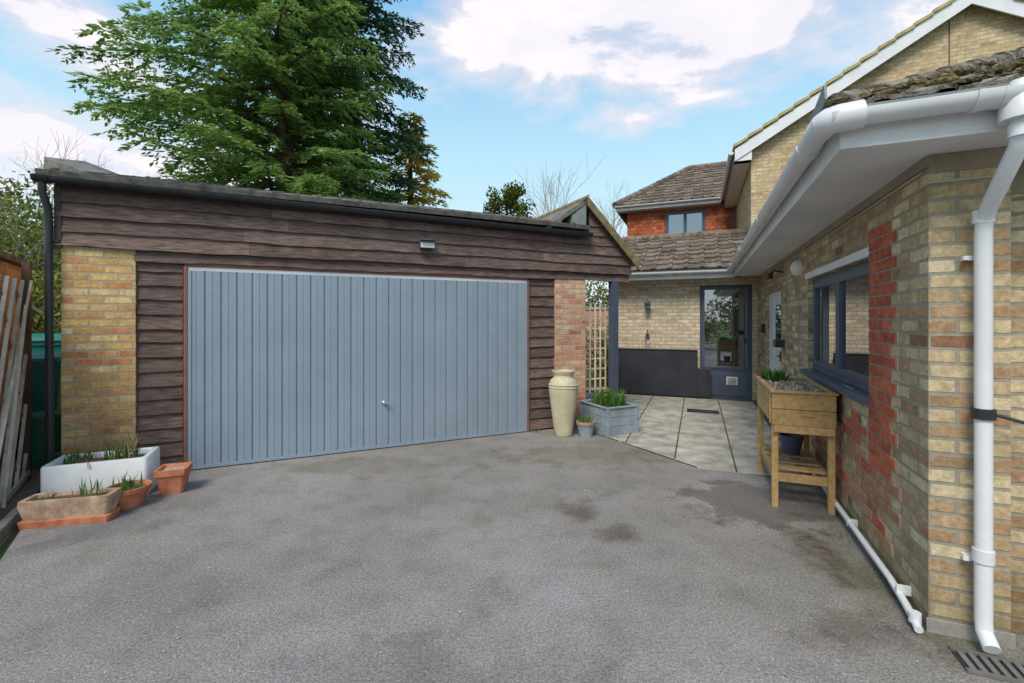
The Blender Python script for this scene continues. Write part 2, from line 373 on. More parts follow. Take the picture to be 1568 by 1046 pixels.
mb.lathe([(.040,0),(.040,.05)],(.16,-.385,2.33),16,cap1=True)
for zz in (1.86,.40):
    mb.box(.125,.23,-.04,.0,zz,zz+.022); mb.box(.115,.135,-.05,-.035,zz+.002,zz+.02)
mb.tube([(-.045,5.6,.16),(-.045,.35,.07),(-.05,.12,.05),(-.055,.02,.04),(-.06,-.06,.025)],.019,12)
for q in (.2,1.1,2.2,3.3): mb.box(-.065,0,q,q+.015,.06,.11)
mb.lathe([(.027,0),(.027,.05)],(-.055,.0,.03),12,cap1=True)
mb.build('gutters_and_downpipe',M_white,house,smooth=True)
mb=MB(); mb.lathe([(.044,0),(.044,.05)],(.178,-.075,1.10),16,cap1=True); mb.tube([(.21,-.09,1.125),(.3,-.10,1.10),(.45,-.08,1.07),(.7,0.0,1.06),(1.2,.1,1.1)],.008,8); mb.build('cable_and_clip',M_black,house)
mb=MB(); mb.box(.0,.33,-.012,.0,2.31,2.40); mb.box(-.012,.0,-.012,7.1,2.345,2.40); mb.box(.33,5,.118,.13,2.2,2.40); mb.build('soffit_shade_strips',simple('grey_brown_shade',lin(140,128,110),lin(165,152,132),6,.8,.2),house)  # thin brown strips stand in for the shade under the soffit
mb=MB(); mb.tube([(-.006,.05,2.33),(-.006,2,2.32),(-.006,4.4,2.33)],.006,6); mb.tube([(-.006,3.15,2.32),(-.006,3.15,1.1),(-.006,3.2,.5)],.005,6); mb.tube([(0,-.008,2.26),(.31,-.008,2.27)],.006,6); mb.build('wall_cable',simple('cable_beige',lin(180,170,150),lin(190,180,160),5,.6,0),house)
def window(mbf,mbg,axis,t,a0,a1,z0,z1,panes,fw=.055,dep=.06,mi=0):
    def bx(p,q,za,zb,d0,d1,m=mbf):
        if axis=='x': m.box(t+d0,t+d1,p,q,za,zb)
        else: m.box(p,q,t+d0,t+d1,za,zb)
    bx(a0,a0+fw,z0,z1,0,dep); bx(a1-fw,a1,z0,z1,0,dep); bx(a0+fw,a1-fw,z0,z0+fw,0,dep); bx(a0+fw,a1-fw,z1-fw,z1,0,dep)
    w=(a1-a0-2*fw); x=a0+fw
    for i,fr in enumerate(panes):
        e=x+w*fr; sw=.05
        bx(x+.004,x+sw,z0+fw,z1-fw,-.012,dep-.01); bx(e-sw,e-.004,z0+fw,z1-fw,-.012,dep-.01)
        bx(x+sw,e-sw,z0+fw,z0+fw+sw,-.012,dep-.01); bx(x+sw,e-sw,z1-fw-sw,z1-fw,-.012,dep-.01)
        bx(x+sw,e-sw,z0+fw+sw,z1-fw-sw,.015,.019,mbg); x=e
mf=MB();mg=MB()
window(mf,mg,'x',.05,WIN[0],WIN[1],WIN[2]+.03,WIN[3],[.5,.5])
mf.box(-.06,.06,WIN[0]-.05,WIN[1]+.05,WIN[2]-.02,WIN[2]+.028)
window(mf,mg,'y',7.14,GD[0],GD[1],.55,GD[3],[1.0],fw=.04)
mf.box(GD[0]+.0,GD[1],7.13,7.2,0.0,.545); mf.box(GD[0]+.07,GD[1]-.07,7.118,7.129,.06,.50)
mf.build('window_frames',M_frame,house,bevel=.004)
mb=MB(); mb.box(-.014,.05,WIN[0]-.02,WIN[1]+.06,WIN[3]+.002,WIN[3]+.065); mb.box(GD[1]-.46,GD[1]-.26,7.095,7.117,.28,.44); mb.build('window_lintel_and_vent',M_white,house,bevel=.003)
mb=MB(); 
for i in range(5): mb.box(GD[1]-.44,GD[1]-.28,7.088,7.094,.295+i*.027,.31+i*.027)
mb.build('vent_slats',M_concrete,house)
mb=MB(); mb.box(2.2,2.22,.32,3.6,0,2.39); mb.box(.3,2.2,3.6,3.62,0,2.39); mb.box(.3,2.2,.32,3.6,.0,.02); mb.box(.3,2.2,.32,3.6,2.37,2.39)
mb.box(.3,.33,.34,.8,0,2.3); mb.box(-2.5,0,9.0,9.02,0,2.4); mb.box(-2.55,-.0,7.4,9.0,.0,.02); mb.box(-2.55,0,7.4,9,2.38,2.4); mb.build('interior_walls',M_interior,house)
mb=MB(); mb.box(.34,.36,.95,1.1,1.1,1.95); mb.box(.34,.36,2.45,2.65,1.1,1.95); mb.box(.36,.8,1.3,1.55,1.02,1.3); mb.box(-1.0,-.12,7.5,7.8,.60,.74); mb.box(-.9,-.6,7.55,7.75,.74,.95); mb.build('curtains_and_worktop_items',M_blind,house,bevel=.01)
mb=MB(); a,bb=DR[0],DR[1]
mb.box(.03,.1,a,a+.06,0,2.0); mb.box(.03,.1,bb-.06,bb,0,2.0); mb.box(.03,.1,a+.06,bb-.06,1.94,2.0)
mb.box(.05,.09,a+.06,a+.98,.02,1.94); mb.box(.03,.1,a+.98,a+1.04,0,1.94)
for p in ((a+.17,a+.45),(a+.57,a+.85)): 
    mb.box(.043,.05,p[0],p[1],.2,.85)
mb.box(.045,.09,a+1.04,bb-.06,.02,.9)
mb.build('white_door',M_white,house,bevel=.005)
mb=MB(); mb.box(.046,.05,a+.2,a+.82,1.2,1.8); mb.box(.05,.06,a+1.06,bb-.08,.92,1.92); mb.build('door_glazing',M_glass,house)
mb=MB(); mb.box(.11,.12,a+.06,bb-.06,0,1.95); mb.build('door_backing',M_darkboard,house)
mb=MB(); mb.box(.0,.045,a+.1,a+.14,.98,1.12); mb.box(-.02,.0,a+.1,a+.22,1.04,1.06); mb.box(-.11,0,a-.30,a-.08,1.20,1.30); mb.box(-.06,0,bb+.25,bb+.38,1.35,1.5)
mb.tube([(0,4.25,2.22),(-.1,4.25,2.25),(-.16,4.25,2.2)],.014,8); mb.lathe([(.05,0),(.03,.06)],(-.16,4.25,2.14),12,cap1=True)
mb.build('door_fittings',M_black,house,bevel=.004)
mb=MB(); mb.M=Matrix.Translation((-.0,3.1,2.16))@Matrix.Rotation(R(-90),4,'Y')
mb.lathe([(.09,0),(.09,.03),(.085,.05),(.06,.085),(.02,.1)],(0,0,0),24,cap1=True); mb.M=None
mb.build('bulkhead_light',M_blind,house,smooth=True)
mb=MB(); mb.box(-2.09,-2.01,7.06,7.1,1.85,1.98); mb.tube([(-2.05,7.08,1.95),(-2.05,6.98,2.0),(-2.05,6.95,1.95)],.01,6); mb.lathe([(.03,0),(.055,.02),(.06,.12),(.08,.13),(.02,.2)],(-2.05,6.95,1.78),8,cap1=True)
mb.box(-2.08,-2.02,7.08,7.1,1.17,1.28); mb.tube([(-2.05,7.06,1.3),(-2.05,7.02,1.36),(-2.08,7.02,1.28),(-2.1,7.03,1.1),(-2.05,7.03,1.0),(-2.0,7.03,1.1)],.010,6)
mb.build('wall_lantern',M_frame,house)
def tiles(mb,O,U,V,wid,len_,inside,tw=.30,tl=.33,jit=.006,roll=.022,th=.035):
    O=Vector(O);U=Vector(U).normalized();V=Vector(V).normalized();Nn=U.cross(V).normalized()
    if Nn.z<0: Nn=-Nn
    nr=int(len_/tl)+1; nc=int(wid/tw)+2
    prof=[(0,.010),(.12,.0),(.5,.002),(.66,.004),(.75,.8),(.86,1),(.96,.75),(.995,.1)]
    for r in range(nr):
        for c_ in range(-1,nc):
            u0=c_*tw; v0=r*tl
            if not inside(u0+tw/2,v0+tl/2): continue
            jv=random.uniform(-jit,jit); jn=random.uniform(0,jit); tilt=random.uniform(-jit,jit)
            A=[];B=[];C=[]
            for (pu,pz) in prof:
                u=u0+pu*tw; h=pz*roll+jn
                A.append(O+U*u+V*(v0+jv)+Nn*(th+h+tilt*(pu-.5)))
                B.append(O+U*u+V*(v0+tl+.05)+Nn*(.002+h))
                C.append(O+U*u+V*(v0+jv)+Nn*(.012+h*.9))
            k=len(prof)
            F=[(i,i+1,k+i+1,k+i) for i in range(k-1)]+[(2*k+i,2*k+i+1,i+1,i) for i in range(k-1)]
            mb.add(A+B+C,F)
def ridge(mb,p0,p1,r=.11,step=.33):
    p0=Vector(p0);p1=Vector(p1);L=(p1-p0).length;d=(p1-p0)/L;n=max(1,int(L/step))
    for i in range(n):
        a=p0+d*L*i/n; b_=p0+d*(L*(i+1)/n+.02); z=random.uniform(0,.008)
        mb.tube([a+Vector((0,0,z)),b_+Vector((0,0,z*.3))],[r*1.05,r*.95],12)
tp=.50; ca=1/math.sqrt(1+tp*tp); 
EZ=2.55
mb=MB(); e0=-.50; f0=-.37; rr_=3.0
mb.add([(e0,f0,EZ),(e0+2*rr_,f0,EZ),(e0+rr_,f0+rr_,EZ+rr_*tp)],[(0,1,2)])
mb.add([(e0,f0,EZ),(e0+rr_,f0+rr_,EZ+rr_*tp),(e0+rr_,8.3,EZ+rr_*tp),(e0,8.3,EZ)],[(0,1,2,3)])
mb.add([(e0+2*rr_,f0,EZ),(e0+rr_,f0+rr_,EZ+rr_*tp),(e0+rr_,8.3,EZ+rr_*tp),(e0+2*rr_,8.3,EZ)],[(3,2,1,0)])
mb.build('extension_roof_deck',M_tile,house)
mb=MB()
tiles(mb,(e0,f0,EZ),(1,0,0),(0,1,tp),2*rr_,rr_/ca,lambda u,v:v*ca-.02<u<2*rr_-v*ca,tw=.23,tl=.27,jit=.008,roll=.014,th=.03)
tiles(mb,(e0,f0,EZ),(0,1,0),(1,0,tp),8.7,rr_/ca,lambda u,v:v*ca+.05<u,jit=.006,roll=.014,th=.03)
ridge(mb,(e0+.03,f0+.03,EZ+.01),(e0+rr_,f0+rr_,EZ+rr_*tp+.0),.075,.3)
ridge(mb,(e0+rr_,f0+rr_,EZ+rr_*tp+.0),(e0+rr_,8.3,EZ+rr_*tp+.0),.1)
mb.build('extension_roof_tiles',M_tilenear,house)
bm=bmesh.new()
for i in range(420):
    v=abs(random.gauss(0,.5)); u=random.uniform(v*ca,3.2)
    if random.random()<.3: u=v*ca+random.uniform(-.05,.1)
    p=Vector((e0+u,f0+v*ca,EZ+v*ca*tp+.045)); s=random.uniform(.008,.03)
    bmesh.ops.create_icosphere(bm,subdivisions=2,radius=1,matrix=Matrix.Translation(p)@Matrix.Diagonal((s*random.uniform(.8,2.2),s,s*.6,1)))
for v in bm.verts: v.co+=Vector((random.gauss(0,.003),random.gauss(0,.003),random.gauss(0,.003)))
me=bpy.data.meshes.new('roof_moss'); bm.to_mesh(me); bm.free(); me.materials.append(simple('moss',lin(66,58,36),lin(122,110,68),60,1,.8,.01,island=.25)); link(bpy.data.objects.new('roof_moss',me),house)
mb=MB(); mb.beam((e0-.02,f0-.0,EZ+.10),(e0-.03,f0+.3,EZ+.02),.01,.08); mb.beam((e0,f0-.02,EZ-.01),(e0+5,f0-.02,EZ-.01),.012,.03); mb.build('eaves_flashing',M_lead,house)
lp=.43; cl=1/math.sqrt(1+lp*lp); s0=6.62; LW=3.05; EL=2.555
mb=MB(); mb.add([(-LW,s0,EL),(.0,s0,EL),(.0,s0+2.35,EL+2.35*lp),(-LW+.2,s0+2.35,EL+2.35*lp)],[(0,1,2,3)]); mb.add([(-LW,s0,EL),(-LW+.2,s0+2.35,EL+2.35*lp),(-LW,s0+4.7,EL)],[(0,1,2)]); mb.add([(.0,s0+2.35,EL+2.35*lp),(-LW+.2,s0+2.35,EL+2.35*lp),(-LW,s0+4.7,EL),(0,s0+4.7,EL)],[(0,1,2,3)])
mb.build('rear_wing_low_roof_deck',M_tile,house)
mb=MB(); tiles(mb,(-LW,s0,EL),(1,0,0),(0,1,lp),LW,2.35/cl,lambda u,v:v*.08<u<LW,jit=.008)
ridge(mb,(-LW+.2,s0+2.35,EL+2.35*lp+.03),(0,s0+2.35,EL+2.35*lp+.03),.1); ridge(mb,(-LW,s0,EL+.02),(-LW+.2,s0+2.35,EL+2.35*lp+.03),.08)
mb.build('rear_wing_low_roof_tiles',M_tile,house)
GA=3.62; GZ=7.62; EV=5.22; gs=8.3; k_=(GZ-EV)/(GA+.3)
mb=MB(); zw=EV+.3*k_-.02
mb.prism([(0,gs,2.3),(2*GA,gs,2.3),(2*GA,gs,zw),(GA,gs,GZ-.03),(0,gs,zw)],(0,9,0)); mb.build('gable_walls',M_buff,house)
mb=MB()
for sg in (-1,1):
    ex=GA+sg*(GA+.33)
    mb.prism([(GA,gs-.18,GZ),(ex,gs-.18,EV-.02),(ex,gs-.18,EV+.1),(GA,gs-.18,GZ+.12)],(0,9.3,0))
mb.build('gable_roof_slabs',M_tile,house)
mb=MB()
for sg in (-1,1):
    ex=GA+sg*(GA+.36); n=14
    for i in range(n):
        xa=ex+(GA-ex)*i/n; xb=ex+(GA-ex)*(i+1)/n; za=EV+.03+(GZ-EV)*i/n; zb=EV+.03+(GZ-EV)*(i+1)/n
        mb.prism([(xa,gs-.25,za+.06),(xb,gs-.25,zb+.03),(xb,gs-.25,zb+.085),(xa,gs-.25,za+.13)],(0,.5,0))
mb.build('gable_verge_tiles',M_verge,house)
mb=MB()
for sg in (-1,1):
    ex=GA+sg*(GA+.33)
    mb.prism([(GA,gs-.21,GZ-.2),(ex,gs-.21,EV-.2),(ex,gs-.21,EV+.06),(GA,gs-.21,GZ+.08)],(0,.028,0))
mb.box(-.33,0,gs-.182,gs+.02,EV-.2,EV-.0); mb.box(-.33,-.01,gs-.18,gs+9,EV-.2,EV-.18)
mb.gutter((-.40,gs-.2,EV+.0),(-.40,12.2,EV+.0),.055)
mb.build('bargeboards',M_white,house)
mb=MB(); mb.box(-.345,-.33,gs-.18,12.6,EV-.2,EV+.05); mb.tube([(-.03,12.4,5.0),(-.03,12.4,3.3)],.035,8); mb.tube([(GA-.25,gs-.012,GZ-.35),(GA-.25,gs-.012,4.0)],.008,6); mb.build('gable_fascia',M_frame,house)
WL=-3.25; ws=12.6; UW=(-2.05,-.85,4.22,5.06)
mb=MB(); mb.wall('y',ws,ws+.25,WL,0,3.0,5.2,[UW]); mb.box(WL,WL+.25,ws+.25,ws+6,0,5.2); mb.box(WL,0,ws+5.7,ws+5.9,0,5.2); mb.build('upper_wing_tile_hung_wall',M_tilehung,house)
mb=MB(); mb.wall('y',ws+.02,ws+.24,WL+.01,0,0,2.99); mb.build('upper_wing_brick',M_pale,house)
mf=MB(); window(mf,mg,'y',ws+.04,*UW,[.5,.5]); mf.box(UW[0]-.04,UW[1]+.04,ws-.05,ws+.04,UW[2]-.04,UW[2]-.002); mf.build('upper_window_frame',M_frame,house)
mg.build('window_panes',M_glass,house)
mb=MB(); mb.box(WL+.3,-.1,ws+2.4,ws+2.42,3.3,5.2); mb.box(WL+.3,-.1,ws+.3,ws+2.4,3.3,3.32); mb.box(UW[0]+.05,UW[1]-.4,ws+.3,ws+.31,4.2,4.75); mb.build('upper_room',M_interior,house)
mb=MB(); ee=(-3.6,12.25); rz_=7.25; ry=15.55; rx=-1.35; ez=5.3
mb.add([(ee[0],ee[1],ez),(3,ee[1],ez),(3,ry,rz_),(rx,ry,rz_)],[(0,1,2,3)]); mb.add([(ee[0],ee[1],ez),(rx,ry,rz_),(ee[0],2*ry-ee[1],ez)],[(0,1,2)]); mb.add([(rx,ry,rz_),(3,ry,rz_),(3,2*ry-ee[1],ez),(ee[0],2*ry-ee[1],ez)],[(0,1,2,3)])
mb.build('upper_roof_deck',M_tile,house)
mb=MB(); tw_=(rz_-ez)/(ry-ee[1]); cu=1/math.sqrt(1+tw_**2); hr=(rx-ee[0])/(ry-ee[1])
tiles(mb,(ee[0],ee[1],ez),(1,0,0),(0,1,tw_),4.3,(ry-ee[1])/cu-.2,lambda u,v:v*cu*hr-.05<u<4.3)
ridge(mb,(ee[0],ee[1],ez+.02),(rx,ry,rz_+.03)); ridge(mb,(rx,ry,rz_+.03),(1.5,ry,rz_+.03)); mb.build('upper_roof_tiles',M_tile,house)
mb=MB(); mb.box(ee[0]+.03,-.42,ee[1]+.03,ee[1]+.05,ez-.16,ez-.01); mb.box(ee[0]+.03,-.42,ee[1]+.05,ws,ez-.16,ez-.145); mb.box(ee[0]+.03,ee[0]+.05,ee[1]+.05,ws+6,ez-.16,ez-.01); mb.gutter((-.42,ee[1]-.03,ez-.02),(ee[0],ee[1]-.03,ez-.02),.055); mb.build('upper_fascia_gutter',M_white,house)
mb=MB(); mb.box(-2.84,-1.08,6.93,7.0,.02,.95); mb.box(-1.08,-.84,6.93,7.0,.02,.6); mb.box(-2.84,-1.08,6.915,7.01,.951,.97); mb.box(-2.84,-.84,7.0,7.06,.02,.09); mb.build('dark_wall_board',M_darkboard,house,bevel=.004)
# patio slabs
bm=bmesh.new()
def slab(x0,x1,y0,y1,z):
    vs=[bm.verts.new(p) for p in [(x0,y0,-.02),(x1,y0,-.02),(x1,y1,-.02),(x0,y1,-.02),(x0,y0,z+random.uniform(-.002,.002)),(x1,y0,z),(x1,y1,z+random.uniform(-.002,.002)),(x0,y1,z)]]
    for f in [(0,3,2,1),(4,5,6,7),(0,1,5,4),(1,2,6,5),(2,3,7,6),(3,0,4,7)]: bm.faces.new([vs[i] for i in f])
y=2.28
while y<6.8:
    d=.76; x=-.10
    while x>-4.2:
        w=.61; slab(x-w+.009,x-.009,y+.009,min(y+d,6.93)-.009,.014); x-=w
    y+=d
geom=bm.verts[:]+bm.edges[:]+bm.faces[:]
bmesh.ops.bisect_plane(bm,geom=geom,plane_co=(-1.1,2.30,0),plane_no=(-.63,-.78,0),clear_outer=True)
me=bpy.data.meshes.new('patio_paving'); bm.to_mesh(me); bm.free(); me.materials.append(M_slab); o=bpy.data.objects.new('patio_paving',me); o.location=HL; o.rotation_euler=(0,0,R(-TH)); link(o)
mb=MB(); mb.add([(-.02,2.2,.004),(-.02,7.1,.004),(-4.2,7.1,.004),(-4.2,4.9,.004),(-1.1,2.36,.004)],[(0,1,2,3,4)]); mb.build('patio_mortar_bed',simple('patio_bed',lin(62,64,48),lin(96,92,74),20,.95,.3),loc=HL,rz=R(-TH))
mb=MB(); mb.box(-1.25,-.75,5.35,5.6,.015,.027)
mb.build('door_mat',M_darkboard,loc=HL,rz=R(-TH))
dr=empty('drain_channel',hw(.05,-.14),R(-TH)); mb=MB()
for i in range(26): mb.box(.0+i*.04,.022+i*.04,-.13,.0,.004,.012)
mb.box(-.02,1.05,-.15,-.13,.002,.014); mb.box(-.02,1.05,.0,.02,.002,.014); mb.build('grate',M_edge,dr)
mb=MB(); mb.box(-.02,1.05,-.13,.0,.0005,.003); mb.build('void',M_black,dr)
mb=MB(); mb.box(-.012,.325,-.012,.0,-.02,.07); mb.build('plinth_mortar',M_concrete,house,bevel=.004)
# ------------------------------------------------------------ GARAGE
GL=(-3.363,4.737,0); gar=empty('garage',GL,R(24.8))
def gw(x,y,z=0):
    a=R(24.8); return (GL[0]+x*math.cos(a)-y*math.sin(a),GL[1]+x*math.sin(a)+y*math.cos(a),z)
mb=MB(); mb.box(-.99,-.43,0,.33,-.05,2.27); mb.build('brick_pillar_left',M_garbrick,gar)
mb=MB(); mb.box(4.39,4.91,0,.33,-.05,2.2); mb.build('brick_pillar_right',M_garbrick2,gar)
mb=MB(); mb.box(-.99,-.77,.33,6,-.05,2.6); mb.box(4.69,4.91,.33,6,-.05,2.6); mb.box(-.77,4.69,5.8,6,-.05,2.6)
mb.prism([(-.97,.02,2.3),(-.97,6,2.3),(-.97,6,2.86),(-.97,3,3.66),(-.97,.02,2.86)],(.08,0,0)); mb.prism([(4.8,.02,2.3),(4.8,6,2.3),(4.8,6,2.86),(4.8,3,3.66),(4.8,.02,2.86)],(.08,0,0))
mb.build('side_and_back_walls',M_garbrick,gar)
def boards(mb,z0,z1,pitch,xr,y,maxlen=2.6,over=.02):
    z=z0
    while z<z1-.02:
        zt=min(z+pitch+over,z1); xa,xb=xr(z); xta,xtb=xr(zt)
        x=xa; 
        while x<xb-.02:
            L=random.uniform(maxlen*.5,maxlen); e=min(x+L,xb)
            if xb-e<.3: e=xb
            n=max(2,int((e-x)/.07)); A=[];B=[];C=[]; ph=random.random()*50; dz=random.uniform(-.003,.003); dy=random.uniform(0,.007)
            for i in range(n+1):
                px=x+(e-x)*i/n-(.003 if i==n and e<xb else 0)
                w=.005*math.sin(px*3.1+ph)+.003*math.sin(px*9.7+ph*2)+random.uniform(-.002,.002)
                tx=min(max(px,xta),xtb)
                A.append((px,y-.030-dy,z+w+dz)); B.append((tx,y-.004-dy*.5,zt)); C.append((px,y+.01,z+w+dz))
            k=n+1
            mb.add(A+B+C,[(i,i+1,k+i+1,k+i) for i in range(n)]+[(2*k+i,2*k+i+1,i+1,i) for i in range(n)])
            x=e
        z+=pitch
mb=MB()
boards(mb,.03,2.20,.145,lambda z:(-.425,-.045),.05)
boards(mb,.03,2.20,.145,lambda z:(3.975,4.385),.05)
boards(mb,2.27,2.82,.14,lambda z:(-1.03,4.95),-.005)
boards(mb,2.16,2.29,.12,lambda z:(-.44,5.72),.02)
def gr(z): return (4.951,max(4.96,min(5.74,5.74-(z-2.50)*1.0)))
boards(mb,2.27,3.22,.14,gr,-.005)
mb.build('weatherboard_cladding',M_wb,gar)
mb=MB(); mb.box(-.45,4.40,.045,.1,2.0,2.8); mb.box(-.43,-.03,.06,.1,0,2.0);mb.box(3.96,4.39,.06,.1,0,2.0); mb.box(-1.03,-.98,-.035,.02,2.25,2.84); mb.box(4.9,5.7,.012,.04,2.2,2.75); mb.box(-1.03,4.95,-.02,-.002,2.79,2.9); mb.build('cladding_backing',simple('dark_timber',lin(60,48,44),lin(84,68,62),6,.8,.2),gar)
mb=MB(); mb.box(-.03,3.96,.01,.06,2.125,2.17); mb.box(-.035,-.004,.0,.05,0,2.125); mb.box(3.944,3.972,.0,.05,0,2.125); mb.build('door_frame',M_timbertrim,gar,bevel=.003)
mb=MB(); mb.box(-.002,3.942,.02,.05,2.085,2.124); mb.build('door_top_rail',M_white,gar)
mb=MB(); W=3.94; n=27; pit=W/n; zs=[.03,2.085]
prof=[]
for i in range(n):
    x=i*pit; prof+= [(x+.0005,.03),(x+.006,.030),(x+.012,.016),(x+pit*.5-.006,.014),(x+pit*.5,.019),(x+pit*.5+.006,.014),(x+pit-.006,.016)]
prof.append((W,.03)); 
for i in range(len(prof)-1):
    (xa,ya),(xb,yb)=prof[i],prof[i+1]
    mb.add([(xa,ya,zs[0]),(xb,yb,zs[0]),(xb,yb,zs[1]),(xa,ya,zs[1])],[(0,1,2,3)])
mb.box(0,W,.008,.035,.012,.045); mb.box(0,.03,.006,.03,.046,2.084); mb.box(W-.03,W,.006,.03,.046,2.084)
mb.build('up_and_over_door',M_door,gar)
mb=MB(); mb.M=Matrix.Translation((1.99,.012,.56))@Matrix.Rotation(R(90),4,'X'); mb.lathe([(.028,0),(.028,.012),(.012,.02),(.012,.045)],(0,0,0),16,cap1=True); mb.M=None
mb.box(1.97,2.05,-.042,-.03,.55,.572); mb.build('door_handle',M_steel,gar,bevel=.003)
mb=MB(); 
mb.prism([(-1.12,-.13,2.89),(-1.12,3.0,3.68),(-1.12,3.0,3.74),(-1.12,-.15,2.945)],(6.02,0,0)); mb.prism([(-1.12,3.0,3.68),(-1.12,6.2,2.86),(-1.12,6.2,2.92),(-1.12,3.0,3.74)],(6.02,0,0))
mb.prism([(-1.09,-.06,2.93),(-.78,-.06,2.97),(-1.0,-.06,3.05),(-1.09,-.06,3.08)],(0,.9,.24))
for i in range(26):
    x=-1.0+i*.225; mb.beam((x,-.14,2.955),(x+.01,2.9,3.725),.035,.02)
mb.build('garage_roof',M_roofsheet,gar)
mb=MB(); mb.gutter((-1.14,-.125,2.885),(4.92,-.125,2.835),.055,fit=[.02,1.0,2.4,3.9,5.4]); mb.tube([(-1.08,-.12,2.84),(-1.08,-.12,2.74),(-1.06,-.06,2.6),(-1.06,-.05,2.4),(-1.05,-.05,.05)],.031,12)
for zz in (2.3,1.2,.3): mb.box(-1.09,-.99,-.05,-.0,zz,zz+.02)
mb.build('garage_gutter',M_black,gar,smooth=True)
mb=MB(); mb.box(5.39,5.50,-.02,.09,0,2.16); mb.box(5.39,5.5,1.9,2.0,0,2.3); mb.box(5.6,5.7,.05,2,2.3,2.4); mb.build('porch_post',M_frame,gar,bevel=.004)
mb=MB(); mb.prism([(4.89,-.1,3.30),(5.82,-.1,2.42),(5.84,-.1,2.47),(4.89,-.1,3.37)],(0,2.1,0)); mb.prism([(4.89,-.1,3.30),(4.2,-.1,2.82),(4.2,-.1,2.89),(4.89,-.1,3.37)],(0,2.1,0)); mb.build('porch_roof',M_roofsheet,gar)
mb=MB(); mb.prism([(4.87,-.125,3.24),(5.80,-.125,2.36),(5.84,-.125,2.46),(4.87,-.125,3.38)],(0,.024,0)); mb.prism([(4.9,-.12,3.385),(4.8,-.12,3.31),(4.8,-.12,3.34),(4.9,-.12,3.41)],(0,2.2,0)); mb.build('porch_bargeboard',M_mossbarge,gar)
mb=MB(); mb.prism([(4.86,-.09,3.28),(4.62,-.09,3.08),(4.62,-.09,2.92),(4.86,-.09,2.9)],(0,.02,0)); mb.prism([(4.6,-.06,2.9),(4.6,2,2.9),(4.62,2,3.1),(4.62,-.06,3.1)],(.02,0,0)); mb.prism([(4.55,2.0,2.6),(5.6,2.0,2.6),(4.89,2.0,3.3)],(0,.03,0)); mb.build('porch_cheek',M_lead,gar)
mb=MB(); mb.box(2.40,2.60,-.11,-.05,2.46,2.54); mb.box(2.44,2.56,-.05,-.0,2.54,2.57); mb.beam((2.40,-.12,2.56),(2.60,-.12,2.56),.09,.012); mb.build('floodlight_body',M_frame,gar,bevel=.004)
mb=MB(); mb.box(2.415,2.585,-.116,-.111,2.47,2.53); mb.build('floodlight_lens',M_blind,gar)
tr_=empty('garden_trellis',gw(4.97,.12),R(24.8)); mb=MB()
for i in range(5): mb.box(i*.095,i*.095+.022,0,.014,.45,1.82)
for i in range(9): mb.box(-.02,.42,.015,.027,.5+i*.155,.522+i*.155)
mb.build('slats',M_trellis,tr_)
# ------------------------------------------------------------ POTS
mb=MB(); vz=[(.11,0),(.125,.02),(.13,.1),(.165,.35),(.195,.58),(.2,.68),(.175,.76),(.135,.79),(.13,.82),(.155,.86),(.16,.88),(.14,.885),(.12,.84),(.12,.75)]
mb.lathe(vz,n=36)
for zz in (.66,.70): mb.lathe([(.19,0),(.207,.008),(.19,.016)],(0,0,zz-.01),36,cap0=False)
v=mb.build('tall_ceramic_urn',M_stone,smooth=True,loc=(.70,6.22,0))
def pot(name,loc,r,h,mat,low=.7,soil=True):
    e=empty(name,loc); mb=MB(); mb.lathe([(r*low,0),(r*.93,h*.78),(r,h*.79),(r*1.02,h),(r*.9,h),(r*.86,h*.8),(r*.8,h*.6)]); mb.build('body',mat,e,smooth=True)
    mb=MB(); mb.lathe([(r*.84,0),(r*.4,.012),(.001,.02)],(0,0,h*.82),cap0=False); mb.build('soil',M_soil,e); return e
def blades(name,c,n,h,spread,mat,parent,w=.012,lean=.5):
    mb=MB()
    for i in range(n):
        a=random.uniform(0,6.28); rr=spread*math.sqrt(random.random()); x=c[0]+rr*math.cos(a);y=c[1]+rr*math.sin(a); hh=h*random.uniform(.5,1.1)
        b_=random.uniform(0,6.28); lx=math.cos(b_)*lean*hh*random.random();ly=math.sin(b_)*lean*hh*random.random(); sx=-math.sin(b_)*w/2;sy=math.cos(b_)*w/2
        mb.add([(x-sx,y-sy,c[2]),(x+sx,y+sy,c[2]),(x+lx*.35+sx,y+ly*.35+sy,c[2]+hh*.55),(x+lx*.35-sx,y+ly*.35-sy,c[2]+hh*.55),(x+lx,y+ly,c[2]+hh)],[(0,1,2,3),(3,2,4)])
    return mb.build(name,mat,parent)
e=pot('glazed_plant_pot',(1.0,6.2,0),.13,.2,M_bluegrey); blades('plant',(0,0,.16),30,.16,.09,L_grass,e)
mb=MB(); mb.lathe([(.134,0),(.134,.03)],(0,0,.17)); mb.build('terracotta_rim',M_terra,e)
e=pot('terracotta_bowl',(-3.24,3.86,0),.155,.17,M_terra,.62); blades('plant',(0,0,.13),40,.14,.11,L_grass,e)
e=empty('square_terracotta_pot',(-3.10,4.19,0),R(20)); mb=MB(); mb.rloft([(.08,.08,0,.015),(.108,.108,.17,.015),(.118,.118,.171,.015),(.121,.121,.225,.015),(.10,.10,.225,.012),(.09,.09,.195,.012)]); mb.build('body',M_terra,e,smooth=True); mb=MB(); mb.rloft([(.09,.09,.197,.01),(.03,.03,.215,.01)]); mb.build('soil',M_chips,e)
e=empty('butler_sink_planter',(-3.68,4.13,0),R(24)); mb=MB(); mb.rloft([(.36,.2,0,.03),(.365,.205,.02,.035),(.365,.205,.325,.035),(.358,.198,.34,.03),(.322,.172,.34,.03),(.315,.165,.33,.03),(.31,.16,.28,.03)],q=5); mb.build('sink',M_sink,e,smooth=True)
